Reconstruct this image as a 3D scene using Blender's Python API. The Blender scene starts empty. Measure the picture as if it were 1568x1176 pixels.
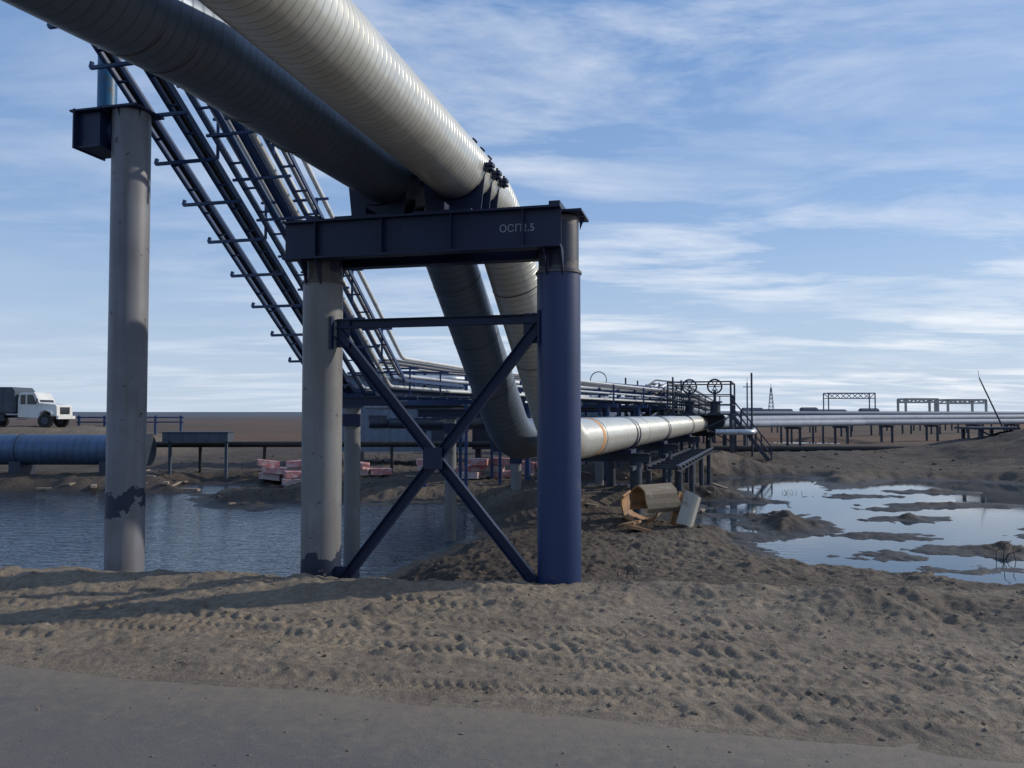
import bpy, math, random
import numpy as np
from mathutils import Vector, Matrix
random.seed(7)
C=bpy.context.scene
SUN_AZ=math.radians(74); SUN_EL=math.radians(27)
# ---------------------------------------------------------------- materials
def mat(name):
    m=bpy.data.materials.new(name); m.use_nodes=True
    nt=m.node_tree; b=nt.nodes["Principled BSDF"]
    return m,nt,b
def N(nt,t,**k):
    n=nt.nodes.new(t)
    for a,v in k.items(): setattr(n,a,v)
    return n
def L(nt,a,b): nt.links.new(a,b)
def ramp(nt,fac,stops):
    r=N(nt,'ShaderNodeValToRGB'); el=r.color_ramp.elements
    while len(el)<len(stops): el.new(.5)
    for e,(p,c) in zip(el,stops):
        e.position=p; e.color=(c,c,c,1) if isinstance(c,(int,float)) else (*c,1)
    L(nt,fac,r.inputs[0]); return r.outputs[0]
def noise(nt,co,scale,detail=4,rough=.55):
    n=N(nt,'ShaderNodeTexNoise'); n.inputs['Scale'].default_value=scale
    n.inputs['Detail'].default_value=detail; n.inputs['Roughness'].default_value=rough
    L(nt,co,n.inputs['Vector']); return n.outputs['Fac']
def mix(nt,f,a,b):
    m=N(nt,'ShaderNodeMix',data_type='RGBA')
    if isinstance(f,(int,float)): m.inputs[0].default_value=f
    else: L(nt,f,m.inputs[0])
    for i,c in ((6,a),(7,b)):
        if isinstance(c,tuple): m.inputs[i].default_value=(*c,1)
        else: L(nt,c,m.inputs[i])
    return m.outputs[2]
def mth(nt,op,a,b=None):
    m=N(nt,'ShaderNodeMath',operation=op)
    for i,c in ((0,a),(1,b)):
        if c is None: continue
        if isinstance(c,(int,float)): m.inputs[i].default_value=c
        else: L(nt,c,m.inputs[i])
    return m.outputs[0]
def bump(nt,b,h,strength=.5,dist=.02,normal=None):
    n=N(nt,'ShaderNodeBump'); n.inputs['Strength'].default_value=strength; n.inputs['Distance'].default_value=dist
    L(nt,h,n.inputs['Height'])
    if normal is not None: L(nt,normal,n.inputs['Normal'])
    if b is not None: L(nt,n.outputs[0],b.inputs['Normal'])
    return n.outputs[0]
def painted(name,c1,c2,rough=.5,metal=0.,scale=3.,thr=.62,bs=.15,spec=.5):
    m,nt,b=mat(name); co=N(nt,'ShaderNodeTexCoord').outputs['Object']
    f=ramp(nt,noise(nt,co,scale,6,.65),[(thr-.06,0.),(thr+.04,1.)])
    f2=noise(nt,co,scale*.35,3)
    base=mix(nt,f2,tuple(x*.75 for x in c1),tuple(min(1,x*1.2) for x in c1))
    L(nt,mix(nt,f,base,c2),b.inputs['Base Color'])
    b.inputs['Roughness'].default_value=rough; b.inputs['Metallic'].default_value=metal
    b.inputs['Specular IOR Level'].default_value=spec
    bump(nt,b,noise(nt,co,scale*8,4),bs,.01)
    return m
M_navy=painted('navy_paint',(.008,.017,.055),(.035,.040,.065),.48,thr=.70,spec=.4)
M_navyp=painted('navy_pile_paint',(.006,.026,.10),(.09,.085,.10),.42,thr=.71)
M_dark=painted('dark_steel',(.018,.028,.052),(.06,.045,.035),.55)
M_blue=painted('teal_paint',(.012,.12,.26),(.05,.08,.12),.45)
M_bluerack=painted('blue_rack_paint',(.010,.040,.13),(.04,.05,.08),.42)
M_white=painted('white_paint',(.62,.63,.62),(.35,.33,.3),.45,thr=.7)
M_galv=painted('galvanised_pipe',(.46,.50,.55),(.28,.29,.31),.42,.3)
M_farp=painted('weathered_pipe_cladding',(.30,.34,.40),(.20,.22,.26),.7,0.,spec=.2)
M_black=painted('black_rubber',(.012,.012,.013),(.03,.028,.025),.7)
M_tarp=painted('blue_grey_tarpaulin',(.055,.075,.10),(.08,.09,.1),.8)
M_glass,_nt,_b=mat('vehicle_glass'); _b.inputs['Base Color'].default_value=(.02,.025,.03,1); _b.inputs['Roughness'].default_value=.08
M_orange=painted('foam_insulation',(.34,.19,.09),(.20,.13,.08),.85,thr=.55)
M_band=painted('orange_band',(.55,.27,.10),(.4,.22,.1),.6)
M_pink=painted('pink_packaging',(.45,.19,.19),(.55,.40,.40),.6,thr=.54)
M_wood=painted('old_timber',(.27,.22,.17),(.12,.09,.06),.85)
M_hazy=painted('distant_haze_tint',(.13,.17,.23),(.17,.21,.27),.7)  # bluish-grey base colour carries painted aerial haze for far objects
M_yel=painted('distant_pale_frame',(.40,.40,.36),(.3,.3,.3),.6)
M_letter,_nt,_b=mat('stencil_paint'); _b.inputs['Base Color'].default_value=(.24,.27,.32,1)

def pile_mat(name,base,patches,patchcol=(.010,.018,.045)):
    m,nt,b=mat(name); tc=N(nt,'ShaderNodeTexCoord'); co=tc.outputs['Object']
    sep=N(nt,'ShaderNodeSeparateXYZ'); L(nt,co,sep.inputs[0]); z=sep.outputs[2]
    n1=noise(nt,co,1.3,4); n2=noise(nt,co,5,6,.7)
    col=mix(nt,ramp(nt,n1,[(.35,0.),(.65,1.)]),tuple(x*.74 for x in base),base)
    mp=N(nt,'ShaderNodeMapping'); mp.inputs['Scale'].default_value=(9,9,.7); L(nt,co,mp.inputs[0])
    st=ramp(nt,noise(nt,mp.outputs[0],1.,4),[(.48,0.),(.72,.6)])
    col=mix(nt,st,col,(.125,.112,.10))
    sc=ramp(nt,n2,[(.64,0.),(.655,1.)]); col=mix(nt,sc,col,(.04,.04,.055))
    for z0,h,t in patches:
        d=mth(nt,'ABSOLUTE',mth(nt,'SUBTRACT',z,z0))
        w=mth(nt,'SUBTRACT',1.0,mth(nt,'DIVIDE',d,h))
        f=ramp(nt,mth(nt,'ADD',w,mth(nt,'MULTIPLY',mth(nt,'SUBTRACT',noise(nt,co,2.6,4),.5),2.8)),[(t,0.),(t+.03,1.)])
        col=mix(nt,f,col,patchcol)
    L(nt,col,b.inputs['Base Color']); b.inputs['Roughness'].default_value=.5
    bump(nt,b,n2,.25,.01)
    return m
M_pileL=pile_mat('grey_pile_paint',(.185,.195,.225),[(1.0,.45,.55)])
M_pileM=pile_mat('grey_pile_paint_mid',(.20,.205,.215),[(-.05,.45,.2)])
M_thin=pile_mat('grey_thin_pile',(.17,.175,.19),[])

def cladding(name,base,metal,rough,pitch,bs,dirt):
    m,nt,b=mat(name)
    uv=N(nt,'ShaderNodeUVMap'); sep=N(nt,'ShaderNodeSeparateXYZ'); L(nt,uv.outputs[0],sep.inputs[0])
    a=mth(nt,'ADD',mth(nt,'DIVIDE',sep.outputs[1],pitch),sep.outputs[0])
    fr=mth(nt,'FRACT',a)
    tri=mth(nt,'ABSOLUTE',mth(nt,'SUBTRACT',fr,.5))
    seam=ramp(nt,tri,[(.0,0.),(.40,.1),(.47,1.)])
    co=N(nt,'ShaderNodeTexCoord').outputs['Object']
    n1=noise(nt,co,1.2,5,.6)
    wn=N(nt,'ShaderNodeTexWhiteNoise',noise_dimensions='1D'); L(nt,mth(nt,'FLOOR',a),wn.inputs['W'])
    bandv=mth(nt,'MULTIPLY',wn.outputs[0],.22)
    col=mix(nt,bandv,base,tuple(x*.62 for x in base))
    col=mix(nt,ramp(nt,n1,[(.45,0.),(.75,.7)]),col,dirt)
    col=mix(nt,mth(nt,'MULTIPLY',seam,.45),col,tuple(x*.35 for x in base))
    L(nt,col,b.inputs['Base Color']); b.inputs['Metallic'].default_value=metal
    rr=mth(nt,'ADD',mth(nt,'MULTIPLY',n1,.18),rough-.09); L(nt,rr,b.inputs['Roughness'])
    n0=bump(nt,None,noise(nt,co,2.5,2),.25,.05)
    bump(nt,b,seam,bs,.012,n0)
    return m
M_clB=cladding('spiral_cladding_bright',(.70,.69,.62),.55,.34,.115,.5,(.50,.48,.40))
M_clA=cladding('spiral_cladding_dull',(.125,.16,.215),.35,.43,.13,.25,(.10,.12,.145))
M_clBlue=cladding('corrugated_blue',(.07,.125,.22),.3,.5,.35,1.,(.06,.08,.12))

# ---------------------------------------------------------------- mesh builder
class MB:
    def __init__(s): s.v=[];s.f=[];s.m=[];s.s=[]
    def add(s,vs,fs,mi=0,sm=False):
        o=len(s.v); s.v+= [tuple(v) for v in vs]
        for f in fs: s.f.append([i+o for i in f]); s.m.append(mi); s.s.append(sm)
    def box(s,c,size,ax=None,mi=0):
        ax=ax or (Vector((1,0,0)),Vector((0,1,0)),Vector((0,0,1))); c=Vector(c)
        vs=[c+ax[0]*(i*size[0]/2)+ax[1]*(j*size[1]/2)+ax[2]*(k*size[2]/2) for i in(-1,1) for j in(-1,1) for k in(-1,1)]
        s.add(vs,[(0,1,3,2),(4,6,7,5),(0,4,5,1),(2,3,7,6),(0,2,6,4),(1,5,7,3)],mi)
    def frame(s,p0,p1,up=(0,0,1)):
        d=(Vector(p1)-Vector(p0)); l=d.length; d.normalize(); up=Vector(up)
        if abs(d.dot(up))>.98: up=Vector((1,0,0))
        x=d.cross(up).normalized(); z=x.cross(d).normalized(); return d,x,z,l
    def beam(s,p0,p1,w,h,up=(0,0,1),mi=0):
        d,x,z,l=s.frame(p0,p1,up); s.box((Vector(p0)+Vector(p1))/2,(w,l,h),(x,d,z),mi)
    def ibeam(s,p0,p1,w,h,up=(0,0,1),t=.025,mi=0,stiff=0):
        d,x,z,l=s.frame(p0,p1,up); c=(Vector(p0)+Vector(p1))/2
        s.box(c+z*(h/2-t/2),(w,l,t),(x,d,z),mi); s.box(c-z*(h/2-t/2),(w,l,t),(x,d,z),mi)
        s.box(c,(t*.8,l-.004,h-2*t),(x,d,z),mi)
        for i in range(stiff):
            q=Vector(p0)+d*(l*(i+.5)/stiff); s.box(q,(w*.92,.014,h-2*t-.004),(x,d,z),mi)
    def cyl(s,p0,p1,r0,r1=None,n=24,mi=0,cap=True):
        r1=r0 if r1 is None else r1
        d,x,z,l=s.frame(p0,p1); vs=[]
        for p,r in((Vector(p0),r0),(Vector(p1),r1)):
            for i in range(n):
                a=2*math.pi*i/n; vs.append(p+x*(r*math.cos(a))+z*(r*math.sin(a)))
        s.add(vs,[(i,(i+1)%n,n+(i+1)%n,n+i) for i in range(n)],mi,True)
        if cap:
            s.add(vs[:n],[tuple(range(n))],mi); s.add(vs[n:],[tuple(reversed(range(n)))],mi)
    def path(s,pts,r,n=10,mi=0,closed=False):
        R=ring_list(pts,r,n); vs=[v for q in R for v in q]; k=len(R)
        s.add(vs,[(j*n+i,j*n+(i+1)%n,(j+1)*n+(i+1)%n,(j+1)*n+i) for j in range(k-1) for i in range(n)],mi,True)
        if not closed: s.add(R[0],[tuple(range(n))],mi); s.add(R[-1],[tuple(reversed(range(n)))],mi)
    def obj(s,name,mats,parent=None,fixn=True):
        me=bpy.data.meshes.new(name); me.from_pydata(s.v,[],s.f)
        for m in mats: me.materials.append(m)
        me.polygons.foreach_set('material_index',s.m); me.polygons.foreach_set('use_smooth',s.s)
        me.update()
        if fixn:
            import bmesh
            bm=bmesh.new(); bm.from_mesh(me); bmesh.ops.recalc_face_normals(bm,faces=bm.faces); bm.to_mesh(me); bm.free()
        o=bpy.data.objects.new(name,me); C.collection.objects.link(o)
        if parent: o.parent=parent
        return o
def ring_list(pts,r,n):
    P=[Vector(p) for p in pts]; out=[]; T=[]
    for i in range(len(P)):
        a=P[max(0,i-1)]; b=P[min(len(P)-1,i+1)]; T.append((b-a).normalized())
    u=Vector((0,0,1)); 
    if abs(T[0].dot(u))>.95: u=Vector((1,0,0))
    x=T[0].cross(u).normalized()
    for i,p in enumerate(P):
        x=(x-T[i]*x.dot(T[i])).normalized(); y=T[i].cross(x)
        out.append([p+x*(r*math.cos(2*math.pi*k/n))+y*(r*math.sin(2*math.pi*k/n)) for k in range(n)])
    return out
def fillet(pts,R,seg=14,step=None):
    P=[Vector(p) for p in pts]; out=[P[0]]
    for i in range(1,len(P)-1):
        a,b,c=P[i-1],P[i],P[i+1]; d1=(a-b).normalized(); d2=(c-b).normalized()
        ang=d1.angle(d2); t=min(R/math.tan(ang/2),.45*(a-b).length,.45*(c-b).length); rr=t*math.tan(ang/2)
        ce=b+(d1+d2).normalized()*(rr/math.sin(ang/2)); s=b+d1*t-ce; e=b+d2*t-ce; om=s.angle(e)
        for k in range(seg+1):
            f=k/seg; out.append(ce+s*(math.sin((1-f)*om)/math.sin(om))+e*(math.sin(f*om)/math.sin(om)))
    out.append(P[-1])
    return out
def big_pipe(name,pts,r,mt,n=56,parent=None):
    R=ring_list(pts,r,n); k=len(R)
    vs=[v for q in R for v in q]
    fs=[(j*n+i,j*n+(i+1)%n,(j+1)*n+(i+1)%n,(j+1)*n+i) for j in range(k-1) for i in range(n)]
    me=bpy.data.meshes.new(name); me.from_pydata(vs,[],fs); me.materials.append(mt)
    ln=[0]
    for j in range(1,k): ln.append(ln[-1]+(Vector(pts[j])-Vector(pts[j-1])).length)
    uv=me.uv_layers.new(name='UVMap'); q=0
    for j in range(k-1):
        for i in range(n):
            for a,b in((i,j),(i+1,j),(i+1,j+1),(i,j+1)):
                uv.data[q].uv=(a/n,ln[b]); q+=1
    me.polygons.foreach_set('use_smooth',[True]*len(fs)); me.update()
    o=bpy.data.objects.new(name,me); C.collection.objects.link(o)
    if parent: o.parent=parent
    return o
def empty(name):
    o=bpy.data.objects.new(name,None); C.collection.objects.link(o); return o
Z=Vector((0,0,1))
th=math.atan2(.247,1); t=Vector((math.sin(th),math.cos(th),0)); e=Vector((math.cos(th),-math.sin(th),0))
def E(X,s,z): return e*X+t*s+Z*z      # road-crossing coordinates (X along frame, s along pipes)

# ---------------------------------------------------------------- terrain
def vn(x,y,seed):
    xi=np.floor(x).astype(np.int64); yi=np.floor(y).astype(np.int64); fx=x-xi; fy=y-yi
    fx=fx*fx*(3-2*fx); fy=fy*fy*(3-2*fy)
    def h(a,b):
        q=(a*374761393+b*668265263+seed*974634777)&0xffffffff
        q=((q^(q>>13))*1274126177)&0xffffffff
        return ((q^(q>>16))&0xffffffff)/4294967295.
    return (h(xi,yi)*(1-fx)+h(xi+1,yi)*fx)*(1-fy)+(h(xi,yi+1)*(1-fx)+h(xi+1,yi+1)*fx)*fy
def fbm(x,y,f,o,seed,g=.5):
    a=1.;t_=0.;s=0.
    cr,sr=math.cos(.6+seed),math.sin(.6+seed); x,y=x*cr-y*sr,x*sr+y*cr
    for i in range(o):
        s=s+a*(vn(x*f,y*f,seed+i)-.5); t_+=a; a*=g; f*=2.03
    return s/t_*2
def ss(x,a,b):
    q=np.clip((x-a)/(b-a),0,1); return q*q*(3-2*q)
def polysd(x,y,P):
    d=np.full(x.shape,1e9); ins=np.zeros(x.shape,bool); n=len(P)
    for i in range(n):
        ax,ay=P[i]; bx,by=P[(i+1)%n]; ex,ey=bx-ax,by-ay
        q=np.clip(((x-ax)*ex+(y-ay)*ey)/(ex*ex+ey*ey),0,1)
        d=np.minimum(d,np.hypot(x-ax-q*ex,y-ay-q*ey))
        c=((ay>y)!=(by>y))&(x<(bx-ax)*(y-ay)/((by-ay) if by!=ay else 1e-9)+ax); ins^=c
    return np.where(ins,d,-d)
WZ=-.8
POOLS=[
 [(-45,33.5),(-20.7,32.8),(-13.3,32.5),(-11.2,28.4),(-8.3,26.5),(-7.8,28.6),(-1.9,28.8),(-1.0,21.6),(-2.3,19.3),(-2.9,16.4),(-3.0,13.6),(-8,14.0),(-20,17),(-45,22)],
 [(-14.2,36.3),(-10.5,36.3),(-10,32.6),(-13,33.2)],
 [(10.6,29.8),(14.4,35.0),(18.8,39.0),(22,38),(29,28),(20,14.0),(9.3,14.2),(8.8,16.4),(7.6,16.2),(6.1,16.8),(6.2,20.4),(8.0,21.6),(9.4,22.4),(9.7,24.9),(9.4,27.6)],
 [(11.8,41),(14.8,41),(11.9,29.6),(9.5,30.5)],
 [(6.8,29.9),(9.6,29.3),(9.6,26.2),(7.0,26.8)],[(8.6,39.5),(11.2,40),(10.8,34),(8.4,34)],
 [(5.0,25.0),(6.5,25.0),(6.5,22.7),(5.0,22.9)],
 [(28,95),(37,95),(33,76),(26,78)],[(3.3,37.4),(5.9,37.9),(5.9,33.4),(3.6,33.6)]]
ISL=[(12.1,25,1.4,.7),(11.6,19.2,2.3,.85),(8.6,18.7,1.0,.6),(15.6,28.6,2.6,.8),(-9.8,29.5,1.6,.7),(13.6,31.8,1.8,.6),(16.5,23.0,2.2,.7),(-4.5,14.6,.8,.5),(10.0,21.6,1.2,.55),(9.6,16.9,1.2,.45),(14.2,21.3,1.0,.45),(12.6,27.6,1.1,.5),(17.5,33.5,2.0,.7)]
TR=[(.34,.0,.0,.19,.25,0),(.86,.012,-.001,.17,.17,0),(1.32,-.02,.002,.15,.12,1),(1.85,.03,.004,.17,.21,0),(2.45,.01,.003,.16,.13,1),(3.0,-.03,.004,.18,.16,0),(3.9,.10,.006,.15,.12,1),(1.0,-.10,.004,.15,.14,0),(2.1,.12,.0,.16,.12,1),(4.6,.05,.002,.15,.15,0),(.55,.05,.0,.14,.11,1),(1.6,-.05,.003,.15,.18,0)]
def terrain(x,y):
    s=(x+5.2)*.25+(y-8.1)*.968; al=x*.968-y*.25
    w=np.clip(4.3+.16*x,3.4,6.6)+.5*fbm(x,y,.35,3,11)
    dist=np.hypot(x,y); nf=1-ss(y,45,90)
    sh=-.045+.085*ss(s,-.55,.55)+.018*fbm(x,y,1.3,4,3)*ss(s,-1,.3)+ss(s,1,w)*.05
    trk=0.; tm_all=np.zeros_like(x)
    for k,(s0,m_,c_,wd,pt,ty) in enumerate(TR):
        q=s-(s0+m_*al+c_*al*al)+.07*np.sin(al*.55+k*1.7)+.03*np.sin(al*1.3+k); msk=np.exp(-(np.abs(q)/wd)**6)
        pm=ss(fbm(x,y,.6,3,40+k),-.35,.25)*(.5+.5*vn(x*1.9,y*1.9,k))
        ph=al+np.abs(q)*.7+.04*fbm(x,y,3,2,70+k)+(np.where(q>0,.5*pt,0) if ty else 0)
        lug=np.clip(np.sin(2*np.pi*ph/pt)*2.4,-1,1)
        trk=trk*(1-msk*pm)+(-.016+.017*lug)*msk*pm+.012*np.exp(-((np.abs(q)-wd-.04)/.04)**2)*pm
        tm_all=np.maximum(tm_all,msk*pm)
    trk=trk*ss(s,-.1,.25)*(1-ss(s,w-.6,w))
    clod=np.maximum(0,fbm(x,y,4.,5,21,.65))*.085*ss(s,.1,1.)*(1-.7*tm_all)+.013*fbm(x,y,9.,3,24)*ss(s,0,.4)
    rid=(.05+.15*np.maximum(0,fbm(x,y,.9,4,31)+.3))*np.exp(-((s-w+.25)/.5)**2)
    heap=.34*ss(x,1.5,4.5)*np.exp(-((s-3.9-.1*(x-4))/.75)**2)*(.6+.8*fbm(x,y,.8,5,33,.6))
    shoulder=sh+trk+clod+rid+heap*(1-ss(x,9,13))
    low=-.44+.16*fbm(x,y,.12,3,5)+.14*fbm(x,y,.6,4,6)*nf+.15*np.abs(fbm(x,y,1.9,5,8,.62))*nf+.05*fbm(x,y,5,3,14,.6)*nf*(1-ss(y,25,40))
    low=low+.22*(1-ss(np.hypot((x-2.5)/4,(y-15.)/4),.3,1.3))
    low=low+2.2*ss(x,22,33)*np.exp(-((y-44)/9)**2)*(1+.3*fbm(x,y,.3,4,9))
    low=low+.95*np.exp(-(((x-11.3)/1.6)**2+((y-44)/2)**2))
    low=low+.45*ss(x,7,12)*np.exp(-((y-50)/5)**2)
    low=low+1.9*ss(-x,21,30)*np.exp(-(np.abs(y-58)/6)**4)*(1+.06*fbm(x,y,.5,3,12))
    low=low+.15*np.exp(-((y-37)/2.5)**2)*ss(-x,4,9)
    low=low+.5*np.exp(-(((x-.7)/1.7)**2+((y-26)/2)**2))
    drop=ss(s,w,w+2.2+1.0*ss(x,0,6))
    h=shoulder*(1-drop)+low*drop
    nr=(y>12)&(y<110)&(np.abs(x)<60); xn,yn=x[nr],y[nr]
    if len(xn):
        sdn=np.full(xn.shape,-1e9)
        for P in POOLS: sdn=np.maximum(sdn,polysd(xn,yn,P))
        wob=fbm(xn,yn,.7,5,51,.62)
        sdn=sdn+.15+.85*wob
        for (ix,iy,rx,ry) in ISL:
            r=np.hypot((xn-ix)/rx,(yn-iy)/ry); sdn=np.minimum(sdn,(r-1)*min(rx,ry)*1.3+.65*fbm(xn,yn,1.3,5,55,.6)-.05)
        hn=h[nr]; dn=drop[nr]
        cap=WZ-.10*sdn-.28*np.minimum(sdn+.7,0)+.05*fbm(xn,yn,3,4,57)
        cap=np.where(sdn>0,WZ-.25*np.minimum(sdn,1.2),cap)
        hn=np.where(dn>.02,hn*(1-ss(dn,.02,.6))+np.minimum(hn,cap)*ss(dn,.02,.6),hn)
        h=h.copy(); h[nr]=hn
    far=ss(-s,9.4,12); h=h*(1-far)+(-.25+.1*fbm(x,y,.5,3,77))*far
    hill=ss(dist,900,2600)*(3+9*np.maximum(0,fbm(x,y,.0006,3,91)))*ss(y,0,500)
    h=h+hill*ss(y,300,900)
    wet=np.clip(1-(h-WZ)/.26,0,1)*nf
    sand=(1-ss(s,w-.2,w+1.6))*ss(s+9.4,-2,0)
    sand=sand*(1-.5*ss(x,3,5)*np.exp(-((s-4.3)/.9)**2))
    sand=np.maximum(sand,.35*ss(fbm(x,y,.15,3,61),.0,.5)*(1-ss(y,30,60)))
    sand=np.maximum(sand,.6*ss(-x,20,27)*np.exp(-((y-56)/7)**2))
    sand=np.maximum(sand,.40*ss(x,.5,3)*(1-ss(y,15,22))*drop)
    sand=np.maximum(sand,.5*np.exp(-(((x-11.3)/1.8)**2+((y-44)/2)**2)))
    st=ss(y,60,85)
    return h,np.stack([sand,wet,st],-1)
def axis(segs):
    out=[segs[0][0]]
    for a,b,d0,d1 in segs:
        p=a
        while p<b-1e-6:
            f=(p-a)/(b-a); p=min(b,p+d0*(d1/d0)**f)
            out.append(p)
    return np.array(out)
xs_r=axis([(0,6.8,.027,.031),(6.8,14,.036,.12),(14,40,.13,.4),(40,200,.6,12),(200,6000,20,700)])
xs=np.concatenate([-xs_r[::-1][:-1],xs_r])
ys=np.concatenate([-axis([(4.8,30,.3,3),(30,3000,5,500)])[::-1],axis([(-4.8,4.9,.4,.3),(4.9,11.5,.03,.026),(11.5,20,.03,.08),(20,45,.08,.25),(45,120,.3,2),(120,8000,4,500)])[1:]])
XX,YY=np.meshgrid(xs,ys); nx,ny=len(xs),len(ys)
H,COL=terrain(XX.ravel(),YY.ravel())
co=np.stack([XX.ravel(),YY.ravel(),H],-1).astype(np.float32)
idx=np.arange(nx*ny).reshape(ny,nx)
q=np.stack([idx[:-1,:-1],idx[:-1,1:],idx[1:,1:],idx[1:,:-1]],-1).reshape(-1,4).astype(np.int32)
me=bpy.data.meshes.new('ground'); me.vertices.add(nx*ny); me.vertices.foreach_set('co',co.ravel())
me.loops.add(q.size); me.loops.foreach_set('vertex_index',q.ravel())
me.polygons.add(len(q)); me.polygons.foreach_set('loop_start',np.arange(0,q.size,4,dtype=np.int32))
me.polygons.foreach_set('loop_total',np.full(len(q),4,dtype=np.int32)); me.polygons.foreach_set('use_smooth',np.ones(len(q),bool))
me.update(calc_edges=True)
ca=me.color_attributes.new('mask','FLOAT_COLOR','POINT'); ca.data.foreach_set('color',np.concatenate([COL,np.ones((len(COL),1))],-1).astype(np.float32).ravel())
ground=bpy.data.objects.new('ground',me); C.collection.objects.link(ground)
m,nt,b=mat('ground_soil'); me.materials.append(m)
co_=N(nt,'ShaderNodeTexCoord').outputs['Object']
at=N(nt,'ShaderNodeAttribute',attribute_name='mask'); sp=N(nt,'ShaderNodeSeparateColor'); L(nt,at.outputs['Color'],sp.inputs[0])
nA=noise(nt,co_,.5,6,.6); nB=noise(nt,co_,9,6,.7); nC=noise(nt,co_,55,4,.7); nD=noise(nt,co_,1.7,6,.7)
sandc=mix(nt,ramp(nt,nB,[(.3,0.),(.7,1.)]),(.165,.136,.104),(.33,.275,.208))
sandc=mix(nt,ramp(nt,nA,[(.42,0.),(.65,.65)]),sandc,(.14,.118,.096))
sandc=mix(nt,ramp(nt,nD,[(.54,0.),(.68,.5)]),sandc,(.095,.080,.066))
mud=mix(nt,ramp(nt,nB,[(.3,0.),(.7,1.)]),(.034,.028,.024),(.095,.077,.063))
mud=mix(nt,ramp(nt,nA,[(.5,0.),(.7,.5)]),mud,(.125,.103,.082))
mud=mix(nt,ramp(nt,nD,[(.55,0.),(.65,.6)]),mud,(.03,.026,.024))
c=mix(nt,sp.outputs[0],mud,sandc)
step=mix(nt,ramp(nt,noise(nt,co_,.02,6,.6),[(.35,0.),(.65,1.)]),(.145,.068,.034),(.06,.052,.042))
stepn=mix(nt,ramp(nt,noise(nt,co_,.25,5),[(.4,0.),(.6,.5)]),step,(.10,.08,.06))
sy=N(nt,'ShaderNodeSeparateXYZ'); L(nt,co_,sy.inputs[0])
haze_mr=N(nt,'ShaderNodeMapRange'); haze_mr.inputs[1].default_value=180; haze_mr.inputs[2].default_value=900; L(nt,sy.outputs[1],haze_mr.inputs[0])
stepn=mix(nt,haze_mr.outputs[0],stepn,(.085,.105,.135))  # aerial haze painted into the soil colour: steppe turns bluish grey with distance
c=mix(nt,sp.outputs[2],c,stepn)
c=mix(nt,ramp(nt,nC,[(.3,.4),(.5,0.)]),c,(.05,.04,.033))
c=mix(nt,mth(nt,'MULTIPLY',sp.outputs[1],.88),c,(.020,.017,.015))
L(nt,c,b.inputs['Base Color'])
L(nt,mth(nt,'SUBTRACT',.95,mth(nt,'MULTIPLY',sp.outputs[1],.5)),b.inputs['Roughness'])
b.inputs['Specular IOR Level'].default_value=.3
n0=bump(nt,None,nC,.7,.015); bump(nt,b,nB,.8,.05,n0)

# water
mb=MB(); mb.add([(-60,12,WZ),(60,12,WZ),(60,100,WZ),(-60,100,WZ)],[(0,1,2,3)])
m,nt,b=mat('pond_water'); co_=N(nt,'ShaderNodeTexCoord').outputs['Object']
b.inputs['Base Color'].default_value=(.020,.035,.055,1); b.inputs['Roughness'].default_value=.03; b.inputs['IOR'].default_value=1.38
mp=N(nt,'ShaderNodeMapping'); mp.inputs['Scale'].default_value=(1.,2.8,1); mp.inputs['Rotation'].default_value=(0,0,.3); L(nt,co_,mp.inputs[0])
sx=N(nt,'ShaderNodeSeparateXYZ'); L(nt,co_,sx.inputs[0])
ms=N(nt,'ShaderNodeMapRange'); ms.inputs[1].default_value=2; ms.inputs[2].default_value=7; ms.inputs[3].default_value=.55; ms.inputs[4].default_value=.02; L(nt,sx.outputs[0],ms.inputs[0])
bn=N(nt,'ShaderNodeBump'); bn.inputs['Distance'].default_value=.08; L(nt,ms.outputs[0],bn.inputs['Strength']); L(nt,noise(nt,mp.outputs[0],1.9,3,.55),bn.inputs['Height']); L(nt,bn.outputs[0],b.inputs['Normal'])
mb.obj('pond_water',[m],fixn=False)

# road
ed=Vector((.968,-.25,0)).normalized(); nd=Vector((.25,.968,0)).normalized(); o0=Vector((-5.2,8.1,0))
mb=MB(); mb.add([o0+ed*a+nd*s_ for a,s_ in((-250,-10),(250,-10),(250,.8),(-250,.8))],[(0,1,2,3)])
m,nt,b=mat('asphalt'); co_=N(nt,'ShaderNodeTexCoord').outputs['Object']
g1=noise(nt,co_,90,4,.75); g2=noise(nt,co_,.8,6,.65); g3=noise(nt,co_,6,6,.75)
c=mix(nt,ramp(nt,g1,[(.35,0.),(.65,1.)]),(.045,.045,.047),(.17,.168,.165))
c=mix(nt,ramp(nt,g2,[(.4,.15),(.65,.6)]),c,(.165,.15,.132))
sx=N(nt,'ShaderNodeSeparateXYZ'); L(nt,co_,sx.inputs[0])
sdst=mth(nt,'ADD',mth(nt,'MULTIPLY',mth(nt,'ADD',sx.outputs[0],5.2),.25),mth(nt,'MULTIPLY',mth(nt,'SUBTRACT',sx.outputs[1],8.1),.968))
edge=mth(nt,'ADD',mth(nt,'ADD',mth(nt,'MULTIPLY',sdst,.55),.75),mth(nt,'MULTIPLY',mth(nt,'SUBTRACT',g3,.5),1.8))
c=mix(nt,ramp(nt,edge,[(.15,0.),(.95,.95)]),c,(.22,.183,.140))
c=mix(nt,ramp(nt,g3,[(.55,0.),(.7,.5)]),c,(.20,.175,.145))
L(nt,c,b.inputs['Base Color']); b.inputs['Roughness'].default_value=.85
n0=bump(nt,None,g1,.8,.010); bump(nt,b,g3,.5,.025,n0)
mb.obj('asphalt_road',[m],fixn=False)

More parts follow.
